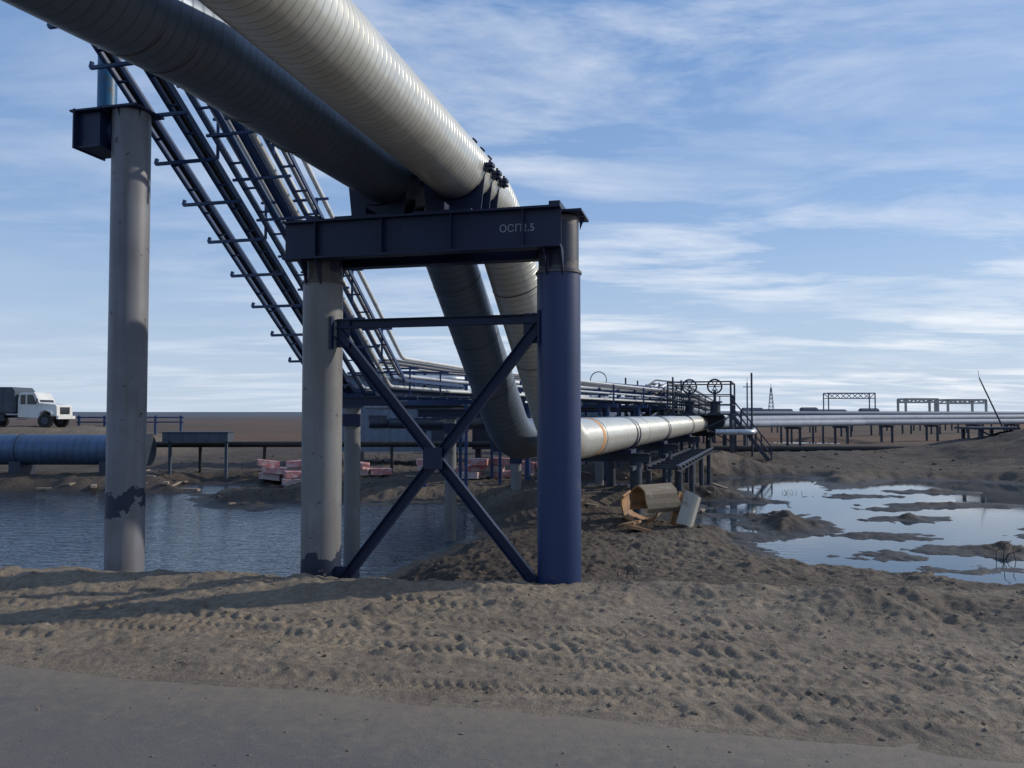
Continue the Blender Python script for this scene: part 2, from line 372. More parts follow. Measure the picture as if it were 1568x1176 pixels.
def scatter(name,pts,mt,flat=.6):
    mb=MB(); ico=[(0,0,1),(.89,0,.45),(.28,.85,.45),(-.72,.53,.45),(-.72,-.53,.45),(.28,-.85,.45),(.72,.53,-.45),(-.28,.85,-.45),(-.89,0,-.45),(-.28,-.85,-.45),(.72,-.53,-.45),(0,0,-1)]
    F=[(0,1,2),(0,2,3),(0,3,4),(0,4,5),(0,5,1),(1,6,2),(2,7,3),(3,8,4),(4,9,5),(5,10,1),(6,7,2),(7,8,3),(8,9,4),(9,10,5),(10,6,1),(11,7,6),(11,8,7),(11,9,8),(11,10,9),(11,6,10)]
    for x,y,z,r in pts:
        a=random.uniform(0,6.28); ca_,sa=math.cos(a),math.sin(a); sx_=random.uniform(.7,1.4)
        vs=[]
        for p in ico:
            k=r*random.uniform(.75,1.2); px,py,pz=p[0]*k*sx_,p[1]*k,p[2]*k*flat
            vs.append((x+px*ca_-py*sa,y+px*sa+py*ca_,z+pz+r*.15))
        mb.add(vs,F,0,False)
    return mb.obj(name,[mt],fixn=False)
rng=np.random.default_rng(3)
NP=5200
px=rng.uniform(-9,10,NP); py=rng.uniform(5.4,15,NP); hz,_=terrain(px,py); ss_=(px+5.2)*.25+(py-8.1)*.968
pr=.006+.026*rng.random(NP)**4
M_clod=painted('soil_clod',(.19,.155,.12),(.13,.108,.085),.95,thr=.5)
scatter('dirt_clods',[(a,b_,max(c_,0.) if s_<0 else c_,r if s_>0 else r*.6) for a,b_,c_,r,s_ in zip(px,py,hz,pr,ss_) if s_>.1 or random.random()<.35],M_clod)
px=rng.uniform(-20,26,1800); py=rng.uniform(15,60,1800); hz,_=terrain(px,py); pr=.03+.12*rng.random(1800)**5
scatter('mud_lumps',[(a,b_,c_,r) for a,b_,c_,r in zip(px,py,hz,pr) if c_>WZ+.12],painted('mud_lump',(.065,.054,.045),(.12,.10,.08),.95,thr=.6))
def gz(x,y):
    h_,_=terrain(np.array([float(x)]),np.array([float(y)])); return float(h_[0])

# ---------------------------------------------------------------- support frame
fr=empty('pipe_support_frame')
pr_=.305; XR,XM,SF=-2.12,-5.85,11.4
def pile(name,X,s,z0,z1,r,mt,parent):
    mb=MB(); n=40; zs=np.linspace(z0,z1,24); p=E(X,s,0); vs=[]
    for z_ in zs:
        for i in range(n):
            a=2*math.pi*i/n; vs.append((p.x+r*math.cos(a),p.y+r*math.sin(a),z_))
    mb.add(vs,[(j*n+i,j*n+(i+1)%n,(j+1)*n+(i+1)%n,(j+1)*n+i) for j in range(23) for i in range(n)],0,True)
    mb.add(vs[-n:],[tuple(range(n))],0); return mb.obj(name,[mt],parent)
pile('pile_right',XR,SF,-1.2,4.55,pr_+.01,M_navyp,fr); pile('pile_left',XM,SF,-1.4,4.5,pr_,M_pileM,fr)
M_head=pile_mat('pile_head_paint',(.10,.09,.085),[(5.,.5,.35)])
mb=MB()
for X in(XR,XM):
    p=E(X,SF,0); mb.cyl(p+Z*4.5,p+Z*5.32,pr_-.012,n=40); mb.cyl(p+Z*4.50,p+Z*4.53,pr_+.03,n=40)
mb.obj('pile_heads',[M_head],fr)
mb=MB()
for X in(XR,XM):
    p=E(X,SF,0); mb.box(p+Z*5.345,(.78,.74,.03),(e,t,Z)); mb.box(p+Z*5.43,(.16,.66,.14),(e,t,Z))
    for k in(-1,1): mb.add([p+e*(k*.31)+Z*5.32,p+e*(k*.39)+Z*5.32,p+e*(k*.31)+Z*5.12],[(0,1,2)])
mb.obj('pile_cap_plates',[M_navy],fr)
mb=MB(); mb.ibeam(E(-6.26,10.97,5.1),E(-2.0,10.97,5.1),.22,.58,stiff=4,t=.03); mb.obj('front_beam',[M_navy],fr)
mb=MB(); mb.ibeam(E(-6.26,11.84,5.1),E(-2.0,11.84,5.1),.22,.58,stiff=4,t=.03); mb.obj('rear_beam',[M_navy],fr)
mb=MB()
for X in(XM,XR):
    for ds in(-.43,.43):
        for k in(-.12,.12):
            mb.add([E(X+k-.01,SF+ds*.72,4.8),E(X+k-.01,SF+ds*1.2,4.8),E(X+k-.01,SF+ds*.72,4.45),E(X+k+.01,SF+ds*.72,4.8),E(X+k+.01,SF+ds*1.2,4.8),E(X+k+.01,SF+ds*.72,4.45)],[(0,1,2),(3,5,4),(0,3,4,1),(1,4,5,2),(2,5,3,0)])
mb.obj('beam_brackets',[M_navy],fr)
mb=MB(); s_=SF-.06
mb.ibeam(E(XM+.2,s_,3.86),E(XR-.2,s_,3.86),.16,.13,t=.014)
for a,b_ in ((E(XM+.30,s_,3.74),E(XR-.28,s_,.0)),(E(XR-.28,s_-.02,3.74),E(XM+.34,s_-.02,-.15))):
    d=(b_-a).normalized(); side=d.cross(t).normalized()
    mb.box((a+b_)/2,(.16,(b_-a).length,.014),(side,d,t))
    mb.box((a+b_)/2+side*.073-t*.045,(.014,(b_-a).length,.09),(side,d,t))
    mb.box((a+b_)/2-side*.073-t*.045,(.014,(b_-a).length,.09),(side,d,t))
mb.obj('cross_bracing',[M_navy],fr)
mb=MB(); c_=E((XM+XR)/2+.02,s_-.03,1.83)
mb.box(c_-t*.1,(.28,.016,.32),(e,t,Z))
for X in(XM+.33,XR-.33): mb.box(E(X,s_-.035,3.72),(.34,.014,.44),(e,t,Z)); 
mb.box(E(XM+.25,s_-.12,3.72),(.03,.12,.5),(e,t,Z)); mb.box(E(XR-.25,s_-.12,3.72),(.03,.12,.5),(e,t,Z))
for X in(XM+.36,XR-.32): mb.box(E(X,s_-.035,.02),(.3,.014,.3),(e,t,Z))
mb.obj('gusset_plates',[M_navy],fr)
tc=bpy.data.curves.new('stencil','FONT'); tc.body='ОСП2.5'; tc.size=.15; tc.extrude=.001
to=bpy.data.objects.new('stencil_marking',tc); C.collection.objects.link(to); tc.materials.append(M_letter)
bpy.context.view_layer.update()
dg=bpy.context.evaluated_depsgraph_get(); tm=bpy.data.meshes.new_from_object(to.evaluated_get(dg))
bpy.data.objects.remove(to); to=bpy.data.objects.new('stencil_marking',tm); C.collection.objects.link(to)
wx=max(v.co.x for v in tm.vertices); mw=Matrix.Translation(E(-2.62-wx/2-.02,10.97-.0145,5.06))@Matrix.Rotation(-th,4,'Z')@Matrix.Rotation(math.pi/2,4,'X')
to.matrix_world=mw; to.parent=fr

# ---------------------------------------------------------------- big pipes
RP=.47; ZP=6.22
def line(p0,p1,n): return [Vector(p0).lerp(Vector(p1),i/n) for i in range(n)]
def rings_on(mb,p,d,r,w,mi=0,n=48): mb.cyl(Vector(p)-Vector(d)*w/2,Vector(p)+Vector(d)*w/2,r,n=n,mi=mi)
pB=empty('insulated_pipeline'); 
ptsB=fillet([E(-3.76,-60,ZP),(-.34,14.15,ZP),(1.08,17.3,1.9),(12.5,52,1.85),(26,97,1.85)],1.5,16)
big_pipe('cladding_B',ptsB,RP,M_clB,parent=pB)
A0=E(-5.0,6.9,ZP); dA=-(Matrix.Rotation(math.radians(-9),3,'Z')@t)
ptsA=fillet([A0+dA*60,A0,(-1.45,14.3,ZP),(0.0,18.0,1.9),(11.2,52.4,1.85),(24.7,97.4,1.85)],1.6,16)
pA=empty('insulated_pipeline.001')
big_pipe('cladding_A',ptsA,RP,M_clA,parent=pA)
M_seam=painted('seam_band',(.07,.06,.06),(.16,.07,.04),.5)
mb=MB()
for s_ in(6.15,6.55,7.9,9.0): rings_on(mb,E(-5.0,s_ if s_>6.9 else 6.9,ZP)+(dA*(6.9-s_) if s_<6.9 else Vector()),t,RP+.004,.018)
dl=(Vector((0,18,1.9))-Vector((-1.45,14.3,ZP))).normalized()
for f in(.27,.5,.72): rings_on(mb,Vector((-1.45,14.3,ZP)).lerp(Vector((0,18,1.9)),f),dl,RP+.005,.02)
mb.obj('joint_bands',[M_seam],pA)
mb=MB(); dt=Vector((11.4,34.7,-.05)).normalized(); q0=Vector((1.08,17.3,1.9))
for l_ in(2.6,9.5,16,22,28.5): rings_on(mb,q0+dt*l_,dt,RP+.008,.03)
rings_on(mb,q0+dt*2.25,dt,RP+.006,.28,1); rings_on(mb,q0+dt*30.5,dt,RP+.006,.5,1); rings_on(mb,q0+dt*3.4,dt,RP+.004,.03,2)
dlB=(Vector((1.08,17.3,1.9))-Vector((-.34,14.15,ZP))).normalized()
for f in(.3,.6): rings_on(mb,Vector((-.34,14.15,ZP)).lerp(Vector((1.08,17.3,1.9)),f),dlB,RP+.005,.02)
mb.obj('joint_bands_B',[M_seam,M_band,M_white],pB)
def clamp(p,d,parent,name,base_z,span=1.9):
    mb=MB(); d=Vector(d).normalized(); sd_=d.cross(Z).normalized(); up=sd_.cross(d)
    for o_ in(-.42,0,.42):
        q_=p+d*o_; rings_on(mb,q_,d,RP+.028,.13)
        for k in(-1,1):
            mb.box(q_+sd_*(k*(RP+.09)),(.14,.16,.05),(sd_,d,Z)); mb.box(q_+sd_*(k*(RP+.09))-Z*.07,(.14,.16,.03),(sd_,d,Z))
            mb.cyl(q_+sd_*(k*(RP+.1))-Z*.12,q_+sd_*(k*(RP+.1))+Z*.08,.02,n=8)
        a=math.radians(50)
        for k in(-1,1):
            v=sd_*(k*math.cos(a))+up*math.sin(a); mb.box(q_+v*(RP+.045),(.035,.13,.05),(v,d,v.cross(d)))
    hz_=p.z-RP-base_z
    for o_ in(-.42,.0,.42):
        q_=p+d*o_; vs=[]
        for k in(-1,1):
            for x_,z_ in((-.50,-.05),(.50,-.05),(.42,-RP-hz_+.03),(-.42,-RP-hz_+.03)): vs.append(q_+sd_*x_+Z*z_+d*(k*.012))
        mb.add(vs,[(0,1,2,3),(7,6,5,4),(0,4,5,1),(1,5,6,2),(2,6,7,3),(3,7,4,0)])
    mb.box(Vector((p.x,p.y,base_z+.02)),(.9,span,.035),(sd_,d,Z))
    mb.box(Vector((p.x,p.y,base_z+.1)),(.03,span*.9,.16),(sd_,d,Z))
    return mb.obj(name,[M_navy],parent)
clamp(E(-3.76,11.95,ZP),t,fr,'saddle_clamp_1',5.40,2.0); clamp(E(-5.0,11.95,ZP),t,fr,'saddle_clamp_2',5.40,2.0)

for yy in(24,31,40,50,66,82):
    f=(yy-17.3)/34.7; cb=Vector((1.08+11.4*f,yy,0)); caX=Vector((11.2*(yy-18)/34.4,yy+.3,0)); mid=(cb+caX)/2
    sup=empty('low_pipe_support') ; sd_=Vector((dt.y,-dt.x,0)).normalized()
    mb=MB(); mb.ibeam(mid-sd_*1.5+Z*1.18,mid+sd_*1.5+Z*1.18,.2,.26); 
    for kk in(-1.1,1.1):
        q_=mid+sd_*kk; mb.cyl(Vector((q_.x,q_.y,-1.4)),Vector((q_.x,q_.y,1.05)),.18,n=20)
        mb.beam(q_+dt*.9+Z*.9,q_-dt*.9+Z*.9,.12,.12)
    mb.obj('support_body',[M_dark],sup)
    mb=MB()
    for c_ in(cb,caX):
        rings_on(mb,c_+Z*1.87,dt,RP+.025,.12); rings_on(mb,c_+Z*1.87+dt*.5,dt,RP+.025,.12); mb.box(c_+Z*1.36,(.7,.9,.12),(sd_,dt,Z))
    mb.obj('clamps',[M_navy],sup)
wk=empty('low_service_platform'); mb=MB(); sd_=Vector((dt.y,-dt.x,0)).normalized()
a=Vector((5.3,29,.70)); 
for k in range(2): mb.ibeam(a+sd_*(k*1.0)-dt*3,a+sd_*(k*1.0)+dt*12,.12,.2)
for k in range(14): mb.beam(a-dt*(2.8-k*1.1)-sd_*.1,a-dt*(2.8-k*1.1)+sd_*1.1,.08,.08)
for k in range(4):
    for j in(0,1):
        q_=a-dt*(2.5-k*4)+sd_*j; mb.cyl(Vector((q_.x,q_.y,-1.3)),Vector((q_.x,q_.y,.6)),.1,n=12)
mb.obj('platform_steel',[M_dark],wk)

# ---------------------------------------------------------------- left tall pile
lp=empty('tall_support_pile'); PL=Vector((-6.42,13.4,0)); XL=PL.dot(e); SL=PL.dot(t)
pile('pile_shaft',XL,SL,-1.5,7.55,.305,M_pileL,lp)
mb=MB(); mb.box(PL+Z*7.56,(.72,.72,.035),(e,t,Z))
for k in range(6):
    a=k*math.pi/3+.3; v=Vector((math.cos(a),math.sin(a),0)); mb.add([PL+v*.30+Z*7.54,PL+v*.36+Z*7.54,PL+v*.30+Z*7.38],[(0,1,2),(2,1,0)])
c_=PL-e*.52-t*.12
mb.box(c_+Z*7.2,(.42,.5,.56),(e,t,Z)); mb.box(c_+Z*7.50,(.6,.72,.03),(e,t,Z)); mb.box(c_-e*.215+Z*7.2,(.03,.72,.66),(e,t,Z)); mb.box(c_+Z*6.90,(.5,.6,.03),(e,t,Z))
mb.cyl(PL-e*.2+Z*7.2,PL-e*.32+Z*7.2,.26,n=24)
mb.obj('corbel_box',[M_navy],lp)
mb=MB(); mb.cyl(PL-e*.5+Z*7.52,PL-e*.5+Z*8.75,.155,n=28); mb.cyl(PL-e*.5+Z*7.52,PL-e*.5+Z*7.56,.22,n=28); mb.obj('upper_post',[M_blue],lp)

# ---------------------------------------------------------------- ramped cable/pipe rack
rk=empty('cable_and_pipe_rack')
dr=(Vector((-4.77,20.3,3.0))-Vector((-6.46,13.5,7.79))); 
def rackline(off,dz=0):
    up0=Vector((-6.46,13.5,7.79)); top=up0-dr*.15; lo=up0+dr*1.0
    P=[top-t*30,top,lo,Vector((-3.6,24.5,3.0)),Vector((9.0,53,3.0)),Vector((17,80,3.0))]
    return [p+e*off+Z*dz for p in P]
mb=MB()
def tray(o1,o2,dz,i0=0,w_=.035,h_=.13,st_=.55):
    A=rackline(o1,dz); B=rackline(o2,dz)
    for P in(A,B):
        for i in range(i0,3): mb.beam(P[i],P[i+1],w_,h_)
    for i in range(i0,3):
        l_=(A[i+1]-A[i]).length; n=int(l_/st_)
        for j in range(n):
            f=(j+.5)/n; mb.beam(A[i].lerp(A[i+1],f)-Z*.03,B[i].lerp(B[i+1],f)-Z*.03,.05,.03)
tray(0,.22,0); tray(.60,.84,.05); tray(1.15,1.45,-.05,h_=.1); tray(1.9,2.2,.30,h_=.08)
A=rackline(0,-.1); B=rackline(2.1,-.1)
for i in range(3):
    l_=(A[i+1]-A[i]).length; n=max(2,int(l_/.9))
    for j in range(n):
        f=(j+.5)/n; a=A[i].lerp(A[i+1],f)-e*.28; b_=A[i].lerp(A[i+1],f)+e*.95
        mb.beam(a,b_,.055,.055); mb.beam(a+Z*.0,a+Z*.10+e*.03,.05,.05)
        mb.beam(A[i].lerp(A[i+1],min(1,f+.05))+e*1.05,B[i].lerp(B[i+1],min(1,f+.05))+e*.12,.045,.045)
        if j%2==0:
            mb.beam(A[i].lerp(A[i+1],f)+e*1.0,A[i].lerp(A[i+1],f)+e*1.0+Z*.75,.045,.045)
            mb.beam(B[i].lerp(B[i+1],f),B[i].lerp(B[i+1],f)+Z*.75,.045,.045)
            mb.beam(A[i].lerp(A[i+1],f)+e*.9+Z*.72,B[i].lerp(B[i+1],f)+Z*.72+e*.25,.045,.045)
mb.obj('trays',[M_bluerack],rk)
mb=MB()
for off,dz,r,mi in((.09,.02,.03,1),(.15,.02,.022,1),(1.08,.1,.055,0),(1.35,.10,.07,0),(1.62,.12,.09,2),(1.80,.14,.055,3),(2.05,.42,.05,0),(1.08,.78,.045,3),(1.35,.80,.05,2),(1.62,.82,.07,3),(1.9,.82,.06,0),(2.12,.85,.05,3),(.68,.1,.035,1),(.76,.1,.03,1)):
    mb.path(fillet(rackline(off,dz),.5,6),r,12,mi)
mb.obj('rack_pipes',[M_galv,M_black,M_bluerack,painted('bright_tin_cladding',(.72,.73,.72),(.5,.5,.5),.32,.3)],rk)
mb=MB()
R0=rackline(0,0)
for i,f in((3,.05),(3,.33),(3,.5),(3,.68),(3,.86)):
    a=R0[i].lerp(R0[i+1],f); mb.beam(a-e*.4-Z*.16,a+e*2.4-Z*.16,.16,.16)
    mb.beam(a-e*.2+Z*.5,a+e*2.3+Z*.5,.08,.08)
    for k in(-.2,2.2): mb.beam(a+e*k-Z*.1,a+e*k+Z*.85,.08,.08)
    if f>.2:
        for k in(.1,1.9): 
            q_=a+e*k; mb.cyl(Vector((q_.x,q_.y,-1.4)),Vector((q_.x,q_.y,a.z-.24)),.13,n=16)
mb.obj('rack_posts',[M_bluerack],rk)
def thinpile(x,y,z1,r):
    tp=empty('thin_support_pile'); mb=MB(); mb.cyl((x,y,-1.6),(x,y,z1),r,n=28); mb.obj('shaft',[M_thin],tp)
    mb=MB(); mb.box((x,y,z1+.02),(r*2.8,r*2.8,.03)); mb.ibeam(Vector((x,y,z1+.14))-e*.9,Vector((x,y,z1+.14))+e*.9,.14,.2)
    mb.box((x,y,z1-.25),(r*2.3,r*2.3,.25)); mb.obj('head',[M_navy],tp)
thinpile(-3.32,16.75,2.6,.165); thinpile(-1.6,20.9,2.35,.15); thinpile(.15,30,1.0,.2); thinpile(3.9,36,1.0,.2)

pk=empty('multi_line_pipe_rack')
def off(P,dx,dz): return [Vector(p)+Vector((dx,-dx*.3,dz)) for p in P]
base=[Vector((-5.6,30.4,0)),Vector((-3.2,31,0)),Vector((9.2,53,0)),Vector((11.5,57,0)),Vector((22,92,0))]
mb=MB()
for i,(dx,zz,r,mi) in enumerate([(0,2.75,.10,0),(.35,2.75,.13,0),(.8,2.78,.16,0),(1.3,2.8,.12,1),(0,3.25,.09,0),(.4,3.25,.12,0),(.85,3.28,.15,1),(1.3,3.3,.1,0),(0,3.8,.08,1),(.5,3.8,.1,0),(1.,3.8,.12,0),(.2,2.1,.18,1),(1.0,2.1,.2,1),(.3,4.05,.05,1)]):
    P=off(base,dx,zz); 
    P=[P[0],P[1],P[2]-Vector((1.2,2,.0)),P[2]+Z*.6,P[3]+Z*.6,P[4]+Z*.1]
    mb.path(fillet(P,.6,5),r,10,mi)
mb.obj('lines',[M_galv,M_dark],pk)
mb=MB(); sd2=Vector((.87,-.49,0))
for f in np.linspace(0,1,11):
    p=Vector((-3.2,31,0)).lerp(Vector((9.2,53,0)),f)
    for k in(-.2,1.7): q_=p+sd2*k; mb.beam((q_.x,q_.y,-.8),(q_.x,q_.y,4.05),.12,.12)
    for zz in(1.85,2.58,3.1,3.66): mb.beam(p-sd2*.3+Z*zz,p+sd2*1.8+Z*zz,.1,.1)
    if f<.99: p2=p+Vector((1.24,2.2,0)); mb.beam(p-sd2*.2+Z*1.8,p2-sd2*.2+Z*2.5,.06,.06)
for k in(-.2,1.7): mb.beam(Vector((-3.2,31,4.05))+sd2*k,Vector((9.2,53,4.05))+sd2*k,.08,.08)
mb.obj('rack_frames',[M_bluerack],pk)
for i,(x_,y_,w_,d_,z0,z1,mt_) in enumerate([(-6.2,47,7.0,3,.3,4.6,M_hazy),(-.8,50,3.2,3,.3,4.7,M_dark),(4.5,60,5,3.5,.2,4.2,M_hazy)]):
    sh=empty('equipment_shelter' if i==0 else 'equipment_shelter.%03d'%i); mb=MB(); mb.box((x_,y_,(z0+z1)/2),(w_,d_,z1-z0))
    for k in range(int(w_/.5)): mb.box((x_-w_/2+.25+k*.5,y_-d_/2-.02,(z0+z1)/2),(.06,.04,z1-z0-.1))
    mb.obj('walls',[mt_],sh); mb=MB(); mb.box((x_,y_,z1+.06),(w_+.5,d_+.5,.12)); mb.obj('roof',[M_galv],sh)
    mb=MB(); mb.box((x_+w_*.3,y_-d_/2-.05,z0+1.05),(.9,.04,2.0)); mb.box((x_-w_*.2,y_-d_/2-.05,z0+1.7),(1.,.04,.7))
    for k in(-.4,.4): mb.box((x_+k*w_,y_,z0/2-.3),(.3,d_*.8,z0+.9))
    mb.obj('door_and_window',[M_dark],sh)

# ---------------------------------------------------------------- valve station
vs_=empty('valve_station'); mb=MB(); c0=Vector((11.6,49,0)); sdv=Vector((dt.y,-dt.x,0)).normalized()
def rail(mb,p0,p1,h=1.1,n=4,w=.06):
    p0,p1=Vector(p0),Vector(p1)
    for i in range(n+1): q_=p0.lerp(p1,i/n); mb.beam(q_,q_+Z*h,w,w)
    for k in(.5,1.0): mb.beam(p0+Z*h*k,p1+Z*h*k,w,w)
for cx_,lv in((0,2.4),(-2.9,2.7)):
    cc=c0+sdv*cx_+Z*lv
    mb.box(cc,(3.0 if cx_ else 3.6,4.5,.08),(sdv,dt,Z))
    K=[cc+sdv*a*(1.4 if cx_ else 1.8)+dt*b_*2.2 for a,b_ in((-1,-1),(1,-1),(1,1),(-1,1))]
    for i in range(4): rail(mb,K[i],K[(i+1)%4],1.15,4)
    for k_ in K: mb.beam(Vector((k_.x,k_.y,-.6)),k_,.16,.16); mb.beam(k_,k_+Z*1.9,.09,.09)
    for i in range(4): mb.beam(K[i]-Z*1.8,K[(i+1)%4]-Z*.1,.08,.08)
    if not cx_:
        for i in range(4): mb.beam(K[i]+Z*1.9,K[(i+1)%4]+Z*1.9,.08,.08)
        s0=K[1]; s1=s0+sdv*2.2-Z*2.8
        for o_ in(0,.7): mb.beam(s0+dt*o_,s1+dt*o_,.06,.2); rail(mb,s0+dt*o_,s1+dt*o_,.95,4)
        for i in range(11): q_=s0.lerp(s1,(i+.5)/11); mb.beam(q_,q_+dt*.7,.22,.04)
mb.obj('platform_and_stairs',[M_dark],vs_)
mb=MB()
for dx_ in(-.75,.75):
    p=c0+sdv*dx_+Z*2.0; mb.cyl(p-Z*.4,p+Z*1.2,.28,n=16); mb.cyl(p-dt*.5,p+dt*.5,.6,n=20); mb.cyl(p+Z*1.2,p+Z*1.9,.09,n=8); mb.cyl(p+Z*1.1,p+Z*1.2,.45,n=16)
    ring=[p+Z*2.1+sdv*(.42*math.cos(a))+Z*(.42*math.sin(a)) for a in np.linspace(0,2*math.pi,21)]
    mb.path(ring,.055,6,0,True)
    for a in(0,1.05,2.1): v=sdv*math.cos(a)+Z*math.sin(a); mb.cyl(p+Z*2.1-v*.4,p+Z*2.1+v*.4,.03,n=6)
for k in(-2.6,-3.4,2.9): p=c0+sdv*k; mb.cyl(Vector((p.x,p.y,-.6)),Vector((p.x,p.y,4.6+k*.1)),.06,n=8)
rr=[c0-dt*2-sdv*6.0+Z*4.5+sdv*(.5*math.cos(a))+Z*(.5*math.sin(a)) for a in np.linspace(0,2*math.pi,17)]
mb.path(rr,.03,6,0,True)
mb.obj('gate_valves',[M_dark],vs_)
mb=MB(); mb.cyl(c0-sdv*2.4+Z*1.6,c0-sdv*2.4+Z*2.9,.35,n=16); mb.path(fillet([c0+sdv*1-dt*3+Z*1.4,c0+sdv*3-dt*3+Z*1.4,c0+sdv*3+dt*3+Z*1.4],.5),.16,12); mb.obj('pale_fittings',[M_galv],vs_)
mb=MB(); mb.cyl((16.4,56,-.5),(16.4,56,4.6),.07,.05,n=8); mb.beam((16.1,56,4.3),(16.7,56,4.3),.05,.05); mb.cyl((16.4,56,4.6),(16.4,56,4.95),.015,n=5)
mb.obj('lamp_mast',[M_hazy])

# ---------------------------------------------------------------- far right pipelines
for nm,P,r,mt_ in (('far_pipeline',[(15,62,1.6),(34,78,1.55),(90,108,1.5),(260,200,1.4)],.30,M_farp),
                 ('far_pipeline.001',[(16,74,1.8),(44,102,1.85),(130,162,1.9)],.38,M_farp),
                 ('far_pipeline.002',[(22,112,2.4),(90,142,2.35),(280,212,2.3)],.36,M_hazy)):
    po=empty(nm); mb=MB(); mb.path(fillet(P,3,6),r,18); mb.obj('pipe',[mt_],po); mb=MB()
    P=[Vector(p) for p in P]
    for i in range(len(P)-1):
        l_=(P[i+1]-P[i]).length; n=max(2,int(l_/7))
        for j in range(n):
            q_=P[i].lerp(P[i+1],(j+.5)/n); dd=(P[i+1]-P[i]).normalized(); s2=dd.cross(Z)
            mb.box(q_-Z*(r+.1),(1.6,.25,.2),(s2,dd,Z))
            for k in(-.6,.6): w_=q_+s2*k; mb.beam((w_.x,w_.y,-.8),(w_.x,w_.y,q_.z-r-.1),.18,.18)
    mb.obj('supports',[M_dark],po)
gs=empty('pipe_trestle'); mb=MB(); g0=Vector((29.5,50,0))
for x_ in(-.9,.9):
    for y_ in(-1,1): mb.beam((g0.x+x_,g0.y+y_,-.2),(g0.x+x_,g0.y+y_,1.5),.16,.16)
mb.box((g0.x,g0.y,1.55),(2.6,2.6,.14)); mb.beam((g0.x-.9,g0.y-1,.4),(g0.x+.9,g0.y-1,1.4),.08,.08); mb.beam((g0.x+.9,g0.y-1,.4),(g0.x-.9,g0.y-1,1.4),.08,.08); mb.obj('steel',[M_dark],gs)
mb=MB(); mb.cyl((48,78,.2),(45.4,78,5.9),.09,.06,n=8); mb.cyl((45.4,78,5.9),(45.3,78,6.6),.02,n=5); mb.obj('leaning_pole',[M_dark])
for nm,P,r in (('black_pipe',[(14,56,-.02),(30,55,.0),(52,60,.3)],.24),('black_pipe.001',[(-17,38,1.0),(-6,38.6,1.0),(4,39,.95)],.14)):
    mb=MB(); mb.path(fillet(P,2,5),r,14)
    for i in range(14):
        q_=Vector(P[0]).lerp(Vector(P[2]),(i+.5)/14)
        if nm.endswith('1') and i%2: mb.beam((q_.x,q_.y+.0,-.7),(q_.x,q_.y,q_.z-r*.8),.12,.12)
    mb.obj(nm,[M_black])
def gantry(nm,x0,x1,y,z0,z1,depth,mt_,truss,w=.3):
    g=empty(nm); mb=MB()
    for x_ in(x0,x1):
        for d_ in(0,depth): mb.beam((x_,y+d_,z0),(x_,y+d_,z1),w,w)
        mb.beam((x_,y,z1),(x_,y+depth,z1),w,w)
    for d_ in(0,depth):
        mb.beam((x0,y+d_,z1),(x1,y+d_,z1),w,w); 
        if truss:
            zz=z1-truss; mb.beam((x0,y+d_,zz),(x1,y+d_,zz),w*.8,w*.8); n=8
            for i in range(n):
                a=x0+(x1-x0)*i/n; b_=x0+(x1-x0)*(i+1)/n
                mb.beam((a,y+d_,zz if i%2 else z1),(b_,y+d_,z1 if i%2 else zz),w*.6,w*.6)
    mb.obj('steel',[mt_],g)
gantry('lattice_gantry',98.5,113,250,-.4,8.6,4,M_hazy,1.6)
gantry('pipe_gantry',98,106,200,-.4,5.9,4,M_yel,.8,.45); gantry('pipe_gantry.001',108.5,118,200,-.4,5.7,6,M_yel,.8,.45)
mb=MB(); 
for k in range(4):
    a=k*math.pi/2+.78; b0=Vector((129+2*math.cos(a),400+2*math.sin(a),-.5)); mb.beam(b0,(129+.3*math.cos(a),400+.3*math.sin(a),15),.22,.22)
for i in range(7):
    z_=2*i+1; r=2-1.7*(z_/15); K=[Vector((129+r*math.cos(k*math.pi/2+.78),400+r*math.sin(k*math.pi/2+.78),z_)) for k in range(4)]
    for j in range(4): mb.beam(K[j],K[(j+1)%4]+Z*(1.2),.14,.14)
mb.cyl((129,400,13.0),(129,400,17),.12,n=6); mb.obj('lattice_mast',[M_hazy])
for i,(x_,w_,h_) in enumerate([(118,9,3.2),(131,14,2.6),(148,7,3.4),(158,18,2.4),(100,6,2.2),(182,8,3)]):
    bd=empty('site_building' if i==0 else 'site_building.%03d'%i); mb=MB(); y_=395+i*3; h_+=1.2
    mb.box((x_,y_,h_/2-.4),(w_,6,h_)); mb.obj('walls',[M_hazy],bd)
    mb=MB(); v=[(x_-w_/2-.3,y_-3.3,h_-.4),(x_+w_/2+.3,y_-3.3,h_-.4),(x_+w_/2+.3,y_+3.3,h_-.4),(x_-w_/2-.3,y_+3.3,h_-.4),(x_-w_/2-.3,y_,h_+.6),(x_+w_/2+.3,y_,h_+.6)]
    mb.add(v,[(0,1,5,4),(2,3,4,5),(0,4,3),(1,2,5),(0,3,2,1)]); mb.obj('roof',[M_dark],bd)
    mb=MB()
    for k in range(int(w_/2.5)): mb.box((x_-w_/2+1.5+k*2.4,y_-3.01,h_*.5),(1.0,.04,1.0))
    mb.obj('windows',[M_glass],bd)

